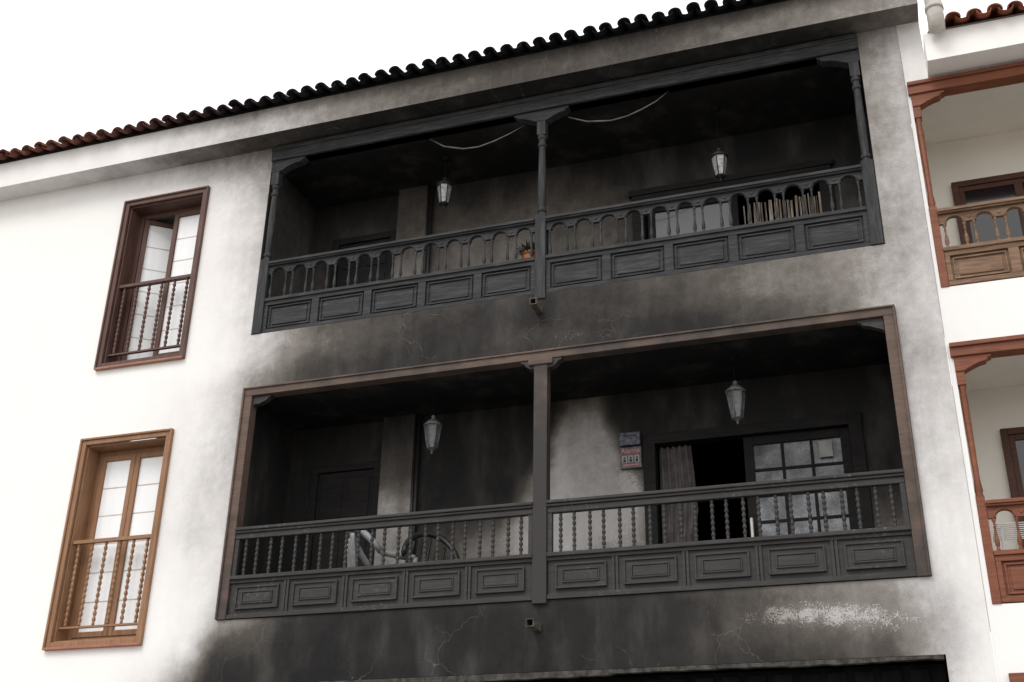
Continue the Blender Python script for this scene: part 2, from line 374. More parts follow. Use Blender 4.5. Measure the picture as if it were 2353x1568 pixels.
g=Bd(); grid_leaf(b,g,-1.42,-.43,YB+.03,z0+.02,z1-.02,3,6,.09,.028)
b.obj('lower_patio_door',DD,bld,bevel=.004)
g.obj('lower_patio_door_glass',GLS,bld)
b=Bd(); b.box(-1.40,-1.375,YB-.035,YB+.03,4.66,4.86); b.obj('door_handle',mat_plain('pale_handle',(.6,.6,.58),.3),bld,bevel=.008)
b=Bd(); b.box(-.72,-.60,YB+.018,YB+.022,5.40,5.56); b.obj('paper_notice',mat_plain('paper',(.26,.26,.25),.8),bld)
b=Bd(); x0,x1,z0,z1=UD
b.box(x0-.10,x0+.03,YB-.045,YB+.1,z0,z1+.08); b.box(x1-.03,x1+.10,YB-.045,YB+.1,z0,z1+.08); b.box(x0-.13,x1+.13,YB-.06,YB+.1,z1+.08,z1+.15); b.box(x0+.03,x1-.03,YB-.045,YB+.1,z1-.03,z1+.08)
g=Bd(); grid_leaf(b,g,-2.27,-1.30,YB+.03,z0+.02,z1-.03,1,1,.08,.02)
b.obj('upper_patio_door',DD,bld,bevel=.004); g.obj('upper_patio_door_glass',GLD,bld)
bl=Bd(); 
for i in range(30):
    x=-1.22+i*.026+random.uniform(-.006,.006); a=random.uniform(-1.1,1.1); w=.011
    top=8.24+random.uniform(-.03,.02); 
    c_,s_=math.cos(a)*w,math.sin(a)*w; lean=random.uniform(-.02,.02)
    bl.add([(x-c_,YB+.0-s_,7.3),(x+c_,YB+.0+s_,7.3),(x+c_+lean,YB+.0+s_,top),(x-c_+lean,YB+.0-s_,top)],[(0,1,2,3)])
m,nt,bb=newmat('scorched_blind'); v=ocoord(nt,(60,4,2)); n=noise(nt,v,1,5,.7)
LK(nt,ramp(nt,n,[(.3,(.03,.02,.015)),(.48,(.18,.13,.09)),(.62,(.42,.38,.32)),(.75,(.12,.08,.05))]),bb.inputs['Base Color']); bb.inputs['Roughness'].default_value=.8
bl.obj('vertical_blind',m,bld,fix=False)
cu=Bd(); nx=60; zs=[3.98,4.5,5.0,5.4,5.66]
vs=[];fs=[]
for j,z in enumerate(zs):
    for i in range(nx):
        t=i/(nx-1); wdt=.40-.10*(j==1)-.02*j
        vs.append((-2.25+t*wdt,YB+.06+.022*math.sin(t*34+j*.4),z))
for j in range(len(zs)-1):
    for i in range(nx-1): fs.append((j*nx+i,j*nx+i+1,(j+1)*nx+i+1,(j+1)*nx+i))
cu.add(vs,fs,True); cu.obj('curtain',mat_plain('sooty_curtain',(.085,.075,.074),.9,var=.4),bld,fix=False)

# ---- eaves
EX1=.68
sf=interp_x([(-11,.02),(-9,.05),(-8,.09),(-7,.18),(-6.3,.30),(-5,.50),(-3.5,.66),(-2,.68),(-.8,.56),(.2,.40),(.7,.33)])
so=interp_x([(-11,.06),(-9,.14),(-8,.25),(-7,.45),(-6.3,.68),(-5,.88),(-1,.92),(-.2,.70),(.3,.42),(.7,.34)])
grid('eave_fascia',WALLX,EX1,9.33,9.68,-.27,PL,bld,lambda co: sf(co)+np.interp(co[:,2],[9.33,9.5,9.68],[.0,0,.12])*np.clip(sf(co)*4,0,1))  # real soot, plus shade beneath the tiles painted along the top edge
grid('eave_soffit',WALLX,EX1,-.27,.0,9.33,PL,bld,lambda co: so(co),axis='z')
b=Bd(); b.box(CORN+.002,EX1-.002,-.0,.4,9.332,9.67); b.add([(EX1,-.27,9.33),(EX1,.4,9.33),(EX1,.4,9.68),(EX1,-.27,9.68)],[(0,1,2,3)]); b.obj('eave_end',NP,bld,fix=False)

def tiles(name,x0,x1,yf,zf,rows,mat,parent,sootx,pitch=.18,slope=17):
    """clay barrel tiles: convex covers lapped over concave channels"""
    ca,sa=math.cos(math.radians(slope)),math.sin(math.radians(slope))
    V=[];F=[];A=[];C=[]
    n=int((x1-x0)/pitch); seg=8
    for r in range(rows):
        for i in range(n):
            for kind in (0,1):
                cx_=x0+pitch*(i+(.5 if kind else 1.0))+random.gauss(0,.006)
                R0,R1=(.069,.062) if kind else (.068,.074)
                L=.46; st=.36; base=len(V); th=.013; jy=random.gauss(0,.014); rv=random.random()
                rise=(.026 if kind else -.0)+random.gauss(0,.005)
                tw=random.gauss(0,.012)
                for e,(t,R) in enumerate(((0,R0),(1,R1))):
                    d=r*st+t*L+jy-(.03 if kind else 0)
                    for lay in (0,1):
                        for k in range(seg+1):
                            a=math.pi*k/seg; rr=R-(th if lay else 0)
                            px=cx_-rr*math.cos(a)+tw*t; h=rr*math.sin(a)*.82
                            if not kind: h=.052-h*.85
                            h+=rise+.016*(1-t)
                            V.append((px,yf+d*ca-h*sa,zf+d*sa+h*ca)); A.append(sootx(px)); C.append(rv)
                def id_(e,lay,k): return base+(e*2+lay)*(seg+1)+k
                for k in range(seg):
                    F.append((id_(0,0,k),id_(0,0,k+1),id_(1,0,k+1),id_(1,0,k)))
                    F.append((id_(0,1,k+1),id_(0,1,k),id_(1,1,k),id_(1,1,k+1)))
                    F.append((id_(0,0,k+1),id_(0,0,k),id_(0,1,k),id_(0,1,k+1)))
                    F.append((id_(1,0,k),id_(1,0,k+1),id_(1,1,k+1),id_(1,1,k)))
    me=bpy.data.meshes.new(name); me.from_pydata(V,[],F); me.materials.append(mat)
    setattr_(me,'soot',A); setattr_(me,'clean',C)
    o=bpy.data.objects.new(name,me); COL.objects.link(o); o.parent=parent
    return o
tsx=lambda x: float(np.interp(x,[-11,-9.5,-8.5,-7.2,-6,-5],[.25,.32,.45,.68,.9,1.0]))
tiles('roof_tiles',WALLX-.1,EX1+.02,-.38,9.662,10,TL,bld,tsx)
b=Bd(); s17=math.tan(math.radians(17))
b.add([(WALLX,-.30,9.683),(EX1,-.30,9.683),(EX1,4.6,9.683+4.9*s17),(WALLX,4.6,9.683+4.9*s17),(WALLX,9.3,9.7),(EX1,9.3,9.7)],[(0,1,2,3),(3,2,5,4)]); b.obj('roof_deck',BLK,bld,fix=False)

# ---- left windows
def ring(b,x0,x1,z0,z1,w,y0,y1):
    b.box(x0-w,x0,y0,y1,z0-w,z1+w); b.box(x1,x1+w,y0,y1,z0-w,z1+w); b.box(x0,x1,y0,y1,z1,z1+w); b.box(x0,x1,y0,y1,z0-w,z0)
def bobbin(z0,z1,r,n):
    p=[(z0,r*.75),(z0+.03,r*.75)]
    for i in range(n):
        a=z0+.03+(z1-z0-.06)*i/n; d=(z1-z0-.06)/n
        p+=[(a+d*.06,r*.55),(a+d*.28,r*.9),(a+d*.5,r),(a+d*.72,r*.9),(a+d*.94,r*.55)]
    return p+[(z1-.03,r*.75),(z1,r*.75)]
def window(nm,o,mat,sill,opened,zr,zb):
    x0,x1,z0,z1=o; p=empty(nm,bld); b=Bd(); g=Bd(); lines=Bd()
    ring(b,x0,x1,z0,z1,.05,-.028,.006); ring(b,x0-.05,x1+.05,z0-.05,z1+.05,.022,-.045,.004)
    b.box(x0,x0+.018,.007,.26,z0,z1); b.box(x1-.018,x1,.007,.26,z0,z1); b.box(x0+.018,x1-.018,.007,.26,z1-.018,z1); b.box(x0+.018,x1-.018,.007,.26,z0,z0+.018)
    xa,xb,za,zc=x0+.018,x1-.018,z0+.018,z1-.018
    b.box(xa,xa+.05,.19,.25,za,zc); b.box(xb-.05,xb,.19,.25,za,zc); b.box(xa+.05,xb-.05,.19,.25,zc-.05,zc); b.box(xa+.05,xb-.05,.19,.25,za,za+.06)
    xm=(xa+xb)/2
    for li,(l0,l1) in enumerate(((xa+.052,xm-.002),(xm+.002,xb-.052))):
        T=Matrix.Identity(4)
        if opened and li==0:
            T=Matrix.Translation((l0,.21,0))@Matrix.Rotation(math.radians(38),4,'Z')@Matrix.Translation((-l0,-.21,0))
        a0,a1=za+.062,zc-.052; st=.055
        b.box(l0,l0+st,.180,.235,a0,a1,T); b.box(l1-st,l1,.180,.235,a0,a1,T)
        b.box(l0+st,l1-st,.180,.235,a1-st,a1,T); b.box(l0+st,l1-st,.180,.235,a0,a0+st,T); 
        g.box(l0+st,l1-st,.205,.210,a0+st,a1-st,T)
        for j in range(1,6):
            z=a0+st+(a1-a0-2*st)*j/6; lines.box(l0+st,l1-st,.2035,.2115,z-.006,z+.006,T)
    b.obj('window_frame',mat,p,bevel=.004); g.obj('window_panes',GLW,p); lines.obj('glazing_bars',mat_plain('beige_bar_'+nm,(.50,.40,.34),.6),p)
    r=Bd(); r.box(x0+.002,x1-.002,.02,.075,zr-.035,zr)
    r.box(x0+.002,x1-.002,.03,.065,zb-.02,zb)
    nb=6
    for i in range(nb):
        x=x0+(x1-x0)*(i+.5)/nb; r.lathe(x,.047,bobbin(zb,zr-.035,.019,13),10)
    r.obj('balustrade',mat,p)
    s=Bd(); s.box(x0-.06,x1+.06,-.05,.2,z0-.075,z0-.052) ; s.obj('sill',sill,p,bevel=.004)
    rm=Bd(); rm.add([(x0,.26,z0),(x1,.26,z0),(x1,1.6,z0),(x0,1.6,z0),(x0,.26,z1),(x1,.26,z1),(x1,1.6,z1),(x0,1.6,z1)],[(0,1,2,3),(4,7,6,5),(3,2,6,7),(0,3,7,4),(1,5,6,2)]); rm.obj('room_behind',mat_plain('dim_room_'+nm,(.25,.24,.22),.9),p,fix=False)
window('casement_window_upper',W1,RW,mat_plain('pale_sill',(.3,.15,.1),.7),True,7.85,6.99)
window('casement_window_lower',W2,BW,mat_plain('terracotta_sill',(.32,.12,.08),.7),False,4.88,4.00)

# ---- upper balcony woodwork (charred)
ub=empty('upper_balcony_woodwork',bld)
b=Bd()
X0,X1=UO[0]+.003,UO[1]-.003
b.box(X0,X1,-.035,.11,9.13,9.305); b.box(X0,X1,-.05,-.0355,9.25,9.30)
b.obj('beam',CH,ub,bevel=.006)
b=Bd()
def cap(b,xc,zt,zb,hw0,hw1,y0,y1,side=0):
    def half(sg):
        return [(xc+sg*hw1,zt),(xc+sg*hw1,zt-.022),(xc+sg*(hw1-.03),zt-.03),(xc+sg*(hw1-.045),zt-.055),(xc+sg*(hw0+(hw1-hw0)*.55),zt-.068),(xc+sg*(hw0+(hw1-hw0)*.32),zt-.09),(xc+sg*(hw0+(hw1-hw0)*.16),zb+.02),(xc+sg*hw0,zb)]
    L=half(-1) if side<=0 else [(xc-hw0,zt),(xc-hw0,zb)]
    Rr=half(1) if side>=0 else [(xc+hw0,zt),(xc+hw0,zb)]
    b.extr(L+Rr[::-1],y0,y1)
cap(b,-3.13,9.129,9.0,.06,.30,-.01,.09); cap(b,X0+.06,9.129,8.99,.058,.36,-.01,.09,1); cap(b,X1-.06,9.129,9.0,.058,.34,-.01,.09,-1)
b.obj('post_brackets',CH,ub,bevel=.004)
def turned_post(b,x,y,z0,z1,zb1,w=.055):
    b.box(x-w,x+w,y-w,y+w,z0,zb1); b.box(x-w*.85,x+w*.85,y-w*.85,y+w*.85,z1-.17,z1)
    a,c=zb1,z1-.17; r=w*.86; h=c-a
    pf=[(a,r),(a+.02,r*1.02),(a+.035,r*.7),(a+.05,r*1.0),(a+.08,r*1.0),(a+.095,r*.72),(a+.12,r*.80),(a+h*.35,r*.88),(a+h*.5,r*.86),(a+h*.8,r*.74),(c-.14,r*.70),(c-.13,r*.95),(c-.10,r*.95),(c-.09,r*.7),(c-.05,r*.75),(c-.035,r),(c,r)]
    b.lathe(x,y,pf,16)
b=Bd(); turned_post(b,-3.13,.04,6.90,9.0,7.86); turned_post(b,X0+.06,.04,6.965,8.99,7.86); turned_post(b,X1-.06,.04,6.965,9.0,7.86)
b.obj('turned_posts',CHV,ub,bevel=.004)
vase=lambda z0,z1,r:[(z0,r*.8),(z0+.02,r*.8),(z0+.025,r*.5),(z0+.035,r*.65),(z0+.05,r*.95),(z0+.075,r*1.05),(z0+.10,r*.85),(z0+(z1-z0)*.55,r*.48),(z0+(z1-z0)*.7,r*.42),(z0+(z1-z0)*.74,r*.7),(z0+(z1-z0)*.78,r*.45),(z0+(z1-z0)*.88,r*.55),(z1-.02,r*.85),(z1,r*.85)]
def arch_rail(par,a,c,zt,zbal0,zp0,npan,npair,mat,matv,y=.03,br=.018,matp=None):
    """handrail with scalloped arches on paired balusters, over a panelled apron"""
    b=Bd(); p=(c-a)/npair
    b.box(a,c,y-.065,y+.045,zt-.028,zt); b.box(a,c,y-.05,y+.03,zt-.045,zt-.0285)
    zb=zt-.138; zu=zt-.045
    for i in range(npair):
        xs=a+i*p; w=p*.24; pts=[(xs,zu),(xs,zb),(xs+w,zb)]
        ow=p-2*w
        for k in range(0,11):
            t=math.pi*k/10; pts.append((xs+p/2-ow/2*math.cos(t),zb+.012+.050*math.sin(t)))
        pts+=[(xs+p-w,zb),(xs+p,zb),(xs+p,zu)]
        b.extr(pts,y-.022,y+.012)
        if i: b.add(*disc(xs,y-.022,zb+.045,.016,.006))
        # applied moulding following the arch
        mo=[(xs+p/2-(ow/2+.010)*math.cos(math.pi*k/10),y-.024,zb+.012+.060*math.sin(math.pi*k/10)) for k in range(11)]
        b.tube([(xs+w-.01,y-.024,zb+.004)]+mo+[(xs+p-w+.01,y-.024,zb+.004)],.0075,6)
    b.box(a,c,y-.04,y+.03,zbal0-.035,zbal0)
    b.obj('arched_handrail',mat,par,bevel=.002)
    r=Bd()
    for i in range(npair+1):
        xc=a+i*p
        for d in (-.042,.042):
            if a+.01<xc+d<c-.01:
                j=random.uniform(-.004,.004); T=Matrix.Translation((xc+d+j,y-.005,zbal0))@Matrix.Rotation(random.gauss(0,.010),4,'Y')
                r.lathe(0,0,vase(0,zb+.001-zbal0,br),10,T)
    r.obj('turned_balusters',matv,par)
    apron(par,a,c,zp0,zbal0-.036,npan,matp or mat,y)
def disc(x,y,z,r,d,n=10):
    vs=[(x+r*math.cos(2*math.pi*k/n),y-d,z+r*math.sin(2*math.pi*k/n)) for k in range(n)]+[(x+r*1.1*math.cos(2*math.pi*k/n),y+.001,z+r*1.1*math.sin(2*math.pi*k/n)) for k in range(n)]
    return vs,[tuple(range(n))]+[(k,(k+1)%n,(k+1)%n+n,k+n) for k in range(n)]
def apron(par,a,c,z0,z1,n,mat,y):
    q=Bd(); w=(c-a)/n; st=.042
    q.box(a,c,y+.004,y+.03,z0,z1)
    q.box(a,c,y-.022,y+.0035,z1-.045,z1); q.box(a,c,y-.022,y+.0035,z0,z0+.045)
    for i in range(n+1):
        x=a+i*w; l=max(a,x-st); r=min(c,x+st); q.box(l,r,y-.0215,y+.0033,z0+.0455,z1-.0455)
    for i in range(n):
        l=a+i*w+st+.018; r=a+(i+1)*w-st-.018; zz0=z0+.062; zz1=z1-.062
        ring(q,l+.014,r-.014,zz0+.014,zz1-.014,.014,y-.012,y+.0038)
        q.box(l+.04,r-.04,y-.006,y+.0037,zz0+.035,zz1-.035)
    q.obj('panelled_apron',mat,par,bevel=.003)
arch_rail(ub,X0+.115,-3.187,7.81,7.375,6.965,5,12,CH,CHV)
arch_rail(ub,-3.073,X1-.115,7.81,7.375,6.965,5,12,CH,CHV)
b=Bd(); b.box(-6.16,-5.62,.065,.10,7.376,7.392); b.obj('pale_board',mat_plain('pale_board',(.55,.53,.5),.7),ub)
for i,pts in enumerate([[(-4.43,.08,9.10),(-4.25,.07,8.96),(-4.02,.06,8.875),(-3.85,.06,8.865),(-3.68,.06,8.90),(-3.5,.06,8.96),(-3.34,.07,9.04)],
    [(-2.86,.07,9.04),(-2.65,.06,8.93),(-2.40,.06,8.885),(-2.22,.06,8.905),(-2.07,.06,8.955),(-1.92,.06,9.02),(-1.79,.07,9.125)]]):
    b=Bd(); b.tube(pts,[.004,.009,.009,.008,.008,.006,.004],6); b.obj('dangling_strip',STRIP,ub)

# ---- lower balcony woodwork
lb=empty('lower_balcony_woodwork',bld)
def gridbeam(b,x0,x1,y0,y1,z0,z1,n,ax):
    vs=[];fs=[]
    for k in range(n+1):
        t=k/n
        if ax=='x': x=x0+(x1-x0)*t; vs+=[(x,y0,z0),(x,y1,z0),(x,y1,z1),(x,y0,z1)]
        else: z=z0+(z1-z0)*t; vs+=[(x0,y0,z),(x1,y0,z),(x1,y1,z),(x0,y1,z)]
    for k in range(n):
        for i in range(4): fs.append((k*4+i,k*4+(i+1)%4,(k+1)*4+(i+1)%4,(k+1)*4+i))
    fs.append((0,1,2,3)); fs.append((n*4,n*4+1,n*4+2,n*4+3)); b.add(vs,fs)
X0,X1=LO[0]+.003,LO[1]-.003
def fsoot(co):
    x,z=co[:,0],co[:,2]
    s=np.interp(x,[-6.4,-6.2,-5,-4,-3.2,-2.6,-1.5,0],[.2,.32,.45,.5,.3,.55,.6,.35])
    s=np.where(z<6.2,np.interp(z,[3.96,4.4,4.9,5.6,6.2],[.6,.5,.38,.15,.18]),s)
    return np.where((x>-3.4)&(x<-2.9)&(z<6.2),np.interp(z,[3.9,4.8,5.2,5.8,6.2],[.95,.95,.85,.6,.5]),s)
b=Bd()
gridbeam(b,X0,X1,-.03,.09,6.245,6.337,80,'x'); gridbeam(b,X0,X0+.105,-.028,.09,3.962,6.244,40,'z'); gridbeam(b,X1-.105,X1,-.028,.09,3.962,6.244,40,'z')
gridbeam(b,-3.175,-3.045,-.032,.08,3.93,6.243,40,'z')
gridbeam(b,X0,X1,-.045,-.0305,6.318,6.336,80,'x'); gridbeam(b,X0,X0+.02,-.045,-.0285,3.962,6.317,30,'z'); gridbeam(b,X1-.02,X1,-.045,-.0285,3.962,6.317,30,'z')
b.obj('outer_frame',FR,lb,bevel=.004,soot=fsoot)
b=Bd(); gridbeam(b,-3.23,-2.99,-.046,.06,6.185,6.2435,2,'x'); b.obj('post_capital',FR,lb,bevel=.005,soot=fsoot)
b=Bd(); cap(b,-3.11,6.244,6.14,.064,.20,-.02,.06); cap(b,X0+.11,6.243,6.14,.0,.20,0,.07,1); cap(b,X1-.11,6.243,6.12,.0,.22,0,.07,-1); b.obj('post_brackets',DK,lb,bevel=.003)
XI0,XI1=X0+.106,X1-.106
def lower_half(a,c):
    b=Bd()
    b.box(a,c,-.05,.075,4.815,4.845); b.box(a,c,-.035,.06,4.79,4.8145); b.box(a,c,-.018,.04,4.735,4.7895)
    b.box(a,c,-.04,.06,4.335,4.372); b.box(a,a+.045,-.014,.035,4.3725,4.7345); b.box(c-.045,c,-.014,.035,4.3725,4.7345)
    b.obj('handrail',DK,lb,bevel=.006)
    r=Bd(); n=11; p=(c-a-.09)/n
    for i in range(n):
        for d in (.27,.73):
            r.lathe(a+.045+p*(i+d)+random.uniform(-.002,.002),.01,bobbin(4.372,4.736,.0185,6),12)
    r.obj('turned_balusters',DK,lb)
    q=Bd(); n=5; w=(c-a)/n; z0,z1=3.966,4.334
    q.box(a,c,.006,.04,z0,z1)
    q.box(a,c,-.02,.0055,z0,z0+.04); q.box(a,c,-.015,.0054,z1-.03,z1)
    for i in range(1,n):
        x=a+i*w; q.box(x-.028,x-.004,-.012,.0053,z0+.0405,z1-.0305); q.box(x+.004,x+.028,-.012,.0053,z0+.0405,z1-.0305)
    for i in range(n):
        l=a+i*w+.075; rr=a+(i+1)*w-.075; zz0=z0+.085; zz1=z1-.065
        q.box(l,rr,-.008,.0052,zz0,zz1); ring(q,l+.016,rr-.016,zz0+.016,zz1-.016,.016,-.022,-.0083)
        ring(q,l+.075,rr-.075,zz0+.062,zz1-.062,.012,-.020,-.0084); q.box(l+.08,rr-.08,-.014,-.0086,zz0+.067,zz1-.067)
    q.obj('panelled_apron',DK,lb,bevel=.004)
lower_half(XI0,-3.176); lower_half(-3.044,XI1)

# ---- spouts
for nm,x,z in (('balcony_drain_spout',-3.13,6.77),('balcony_drain_spout',-3.13,3.73)):
    b=Bd(); s=.033; t=.005
    b.box(x-s,x+s,-.22,.01,z-s,z-s+t); b.box(x-s,x+s,-.22,.01,z+s-t,z+s); b.box(x-s,x-s+t,-.22,.01,z-s+t,z+s-t); b.box(x+s-t,x+s,-.22,.01,z-s+t,z+s-t)
    b.obj(nm,mat_plain('rusty_spout_'+str(z),(.11,.095,.08),.6,.3,var=.5,scale=20),bld)

# ================================================================== LANTERNS
def lantern(x,y,zb,zt,ceil,round_=False):
    o=empty('hanging_lantern',None,(x,y,0))
    n=6; b=Bd(); g=Bd(); rod=Bd()
    fr=[(zb,.006),(zb+.012,.012),(zb+.025,.005),(zb+.035,.02),(zb+.05,.035),(zb+.06,.048)]
    b.lathe(0,0,fr,12)
    z0,z1=zb+.06,zt-.11; r0,r1=.05,.085
    for k in range(n):
        a=2*math.pi*k/n+.3
        p0=(r0*math.cos(a),r0*math.sin(a),z0); p1=(r1*math.cos(a),r1*math.sin(a),z1); b.tube([p0,p1],.006,6)
    b.lathe(0,0,[(z0-.006,r0+.004),(z0+.006,r0+.006)],6); b.lathe(0,0,[(z1-.008,r1+.008),(z1+.008,r1+.012),(z1+.012,r1+.0)],12)
    b.lathe(0,0,[(z1+.012,r1),(z1+.03,r1*.85),(z1+.055,r1*.55),(z1+.07,r1*.30),(z1+.085,.018),(z1+.10,.024),(z1+.115,.008)],12)
    ang=.3; vs=[(r*.96*math.cos(ang+2*math.pi*k/n),r*.96*math.sin(ang+2*math.pi*k/n),z) for z,r in ((z0,r0),(z1,r1)) for k in range(n)]
    g.add(vs,[(k,(k+1)%n,(k+1)%n+n,k+n) for k in range(n)])
    rod.tube([(0,0,z1+.1),(0,0,ceil)],.005,6)
    rod.lathe(0,0,[(ceil-.035,.012),(ceil-.025,.04),(ceil-.002,.05)],14)
    b.obj('frame',LGL2 if round_ else MTL,o); g.obj('glass',LGL if not round_ else LGL2,o); rod.obj('hanging_rod',BLK,o)
    bb=Bd(); bb.lathe(0,0,[(z0+.03,.012),(z0+.06,.022),(z0+.1,.016)],8); bb.obj('bulb',LGL,o)
lantern(-4.41,.5,8.46,8.86,cU); lantern(-1.38,.5,8.22,8.62,cU)
lantern(-4.41,.5,5.61,6.02,cL,True); lantern(-1.38,.5,5.59,6.02,cL,True)

# ================================================================== ALARM SIGN
al=empty('alarm_sign',None,(-2.51,YB-.02,5.62))
b=Bd(); b.box(-.105,.105,-.06,.015,.055,.19); b.box(-.06,.06,-.075,-.06,.15,.18); b.obj('siren_box',mat_plain('sooted_blue_box',(.075,.08,.10),.5,var=.6,scale=20),al,bevel=.008)
b=Bd(); b.box(-.105,.105,-.02,.015,-.17,.05); b.obj('sign_plate',mat_plain('sooted_white_plate',(.11,.09,.09),.5,var=.4,scale=20),al,bevel=.003)
pink=mat_plain('faded_red_lettering',(.42,.19,.20),.6); pale=mat_plain('pale_pictogram',(.27,.255,.25),.6)
def text(body,size,loc,mat,par):
    c=bpy.data.curves.new('lettering','FONT'); c.body=body; c.size=size; c.extrude=.001; c.offset=.0012; c.align_x='CENTER'; c.materials.append(mat)
    o=bpy.data.objects.new('lettering',c); COL.objects.link(o); o.parent=par; o.location=loc; o.rotation_euler=(math.radians(90),0,0)
text('Alarma',.066,(0,-.0225,-.012),pink,al)
b=Bd()
for k in range(3):
    x=-.062+.062*k; b.box(x-.024,x+.024,-.023,-.021,-.115,-.04)
b.obj('pictograms',pale,al)
b=Bd()
for k in range(3):
    x=-.062+.062*k
    b.add(*disc(x,-.0232,-.065,.010,.001)); b.box(x-.012,x+.012,-.0245,-.0232,-.108,-.08)
b.obj('pictogram_figures',MTL,al)
b=Bd(); b.box(-.08,.08,-.023,-.021,-.145,-.13); b.obj('red_strip',pink,al)

# ================================================================== POTTED PLANT
pp=empty('potted_plant',None,(-3.30,.20,7.36))
b=Bd(); b.lathe(0,0,[(0,.05),(.01,.055),(.06,.078),(.12,.088),(.155,.082),(.16,.092),(.18,.092),(.18,.078),(.165,.07)],20)
m,nt,bb=newmat('painted_clay_pot'); v=ocoord(nt); vo=N(nt,'ShaderNodeTexVoronoi'); LK(nt,v,vo.inputs['Vector']); vo.inputs['Scale'].default_value=28
c=mix(nt,smooth(nt,vo.outputs['Distance'],.25,.32),(.10,.10,.04),(.30,.075,.03)); LK(nt,c,bb.inputs['Base Color']); bb.inputs['Roughness'].default_value=.35
b.obj('pot',m,pp)
b=Bd()
for i in range(110):
    a=random.uniform(0,6.28); e=random.uniform(.2,1.4); L=random.uniform(.08,.20); w=.010
    d=Vector((math.cos(a)*math.cos(e),math.sin(a)*math.cos(e),math.sin(e))); s0=Vector((random.uniform(-.05,.05),random.uniform(-.05,.05),.16)); sd=d.cross(Vector((0,0,1))).normalized()*w
    mid=s0+d*L*.6; tip=s0+d*L+Vector((0,0,-.03)); b.add([s0,mid+sd,tip,mid-sd],[(0,1,2,3)])
b.obj('leaves',mat_plain('singed_leaf',(.05,.045,.028),.7,var=.5,scale=20),pp,fix=False)
b=Bd(); b.box(-.12,.12,-.1,.1,-.018,-.001); b.box(-.1,-.08,-.17,.1,-.04,-.018); b.box(.08,.1,-.17,.1,-.04,-.018); b.obj('plant_shelf',MTL,pp)

# ================================================================== PLASTIC CHAIRS on the lower balcony
def arc(fn,n=14): return [fn(i/(n-1)) for i in range(n)]
def chair(x,y,rot,mat,melt,r=.03):
    o=empty('plastic_armchair',None,(x,y,3.965)); o.rotation_euler=(math.radians(melt),math.radians(melt*.8),rot)
    b=Bd()
    b.tube(arc(lambda t:(.27*math.cos(math.pi*(1-t)) ,.05+.28*math.sin(math.pi*t)*1.0,.62+.27*math.sin(math.pi*t))),r,8)
    for s in (-1,1):
        b.tube(arc(lambda t:(s*(.27+.02*math.sin(t*3.1)),.05-.33*t,.62-.02*math.sin(3.1*t))),r*.9,8)
        b.tube(arc(lambda t:(s*(.27-.02*t),-.28-.03*math.sin(t*3.14),.62-.62*t)),r*.9,8)
        b.tube([(s*.24,.22,.42),(s*.25,.30,.0)],r*.9,8)
    for k in range(-2,3):
        b.tube(arc(lambda t:(k*.085*(1-.1*t),.25+.08*t,.42+.43*t-abs(k)*.03*t)),.016,6)
    vs=[];fs=[]; n=9
    for l in (0,-.02):
        for j in range(n):
            for i in range(n):
                u=i/(n-1)*2-1; v=j/(n-1)*2-1; vs.append((u*.25,v*.25,.42+l-.03*(1-u*u)*(1-v*v)))
    for l in (0,1):
        for j in range(n-1):
            for i in range(n-1): q=l*n*n+j*n+i; fs.append((q,q+1,q+n+1,q+n))
    b.add(vs,fs,True); b.obj('frame_and_seat',mat,o)
chair(-4.95,.50,math.radians(125),ASH,6,.034)
chair(-4.52,.62,math.radians(35),MTL,10)

# ================================================================== NEIGHBOURING BUILDING
nb=empty('neighbouring_apartment_building')
YN=.012; NX0=CORN+.003; NX1=9.0
NU=(.505,5.5,6.46,8.61); NL=(.515,5.5,3.72,5.90); NG=(.55,5.5,.0,3.20)
sn=lambda co: np.interp(co[:,0],[.47,.75,1.3],[.10,.04,.01])*np.interp(co[:,2],[3,8.6,9.3],[.3,1,2.0])  # cream shading by the corner and up the wall, painted through the soot value
grid('front_wall',NX0,NX1,0,9.33,YN,PL,nb,sn,holes=[NU,NL,NG,(.68,9.0,8.66,9.33)],cell=.12)
b=Bd()
for (o,c) in ((NU,8.60),(NL,5.89),(NG,3.19)):
    x0,x1,z0,z1=o; y0,y1=YN,YN+1.05
    b.add([(x0,y0,z0),(x1,y0,z0),(x1,y1,z0),(x0,y1,z0),(x0,y0,z1),(x1,y0,z1),(x1,y1,z1),(x0,y1,z1)],[(0,1,2,3),(4,7,6,5),(3,2,6,7),(0,3,7,4),(1,5,6,2)])
b.obj('balcony_interior_walls',NPI,nb,fix=False)
b=Bd(); b.add([(NX1,YN,0),(NX1,9,0),(NX1,9,9),(NX1,YN,9)],[(0,1,2,3)]); b.obj('outer_wall',NP,nb,fix=False)
b=Bd(); b.box(.68,NX1,-.27,-.25,8.65,8.96); b.box(.68,NX1,-.2495,.3,8.65,8.67); b.box(.68,.70,-.2495,.3,8.6705,8.96); b.obj('eave',NP,nb)
tiles('roof_tiles',.86,NX1,-.36,8.95,6,TN,nb,lambda x: .0,slope=17)
b=Bd(); b.add([(.72,-.29,8.965),(NX1,-.29,8.965),(NX1,4.6,8.965+4.9*s17),(.72,4.6,8.965+4.9*s17)],[(0,1,2,3)]); b.obj('roof_deck',NWD,nb,fix=False)
b=Bd(); b.tube([(.80,-.42,10.2),(.80,-.42,9.02),(.80,-.40,8.95),(.80,-.34,8.92)],.075,18)
for z in (9.08,9.62): b.tube([(.80,-.42,z),(.80,-.42,z+.05)],.083,18)
b.obj('downpipe',PVC,nb)
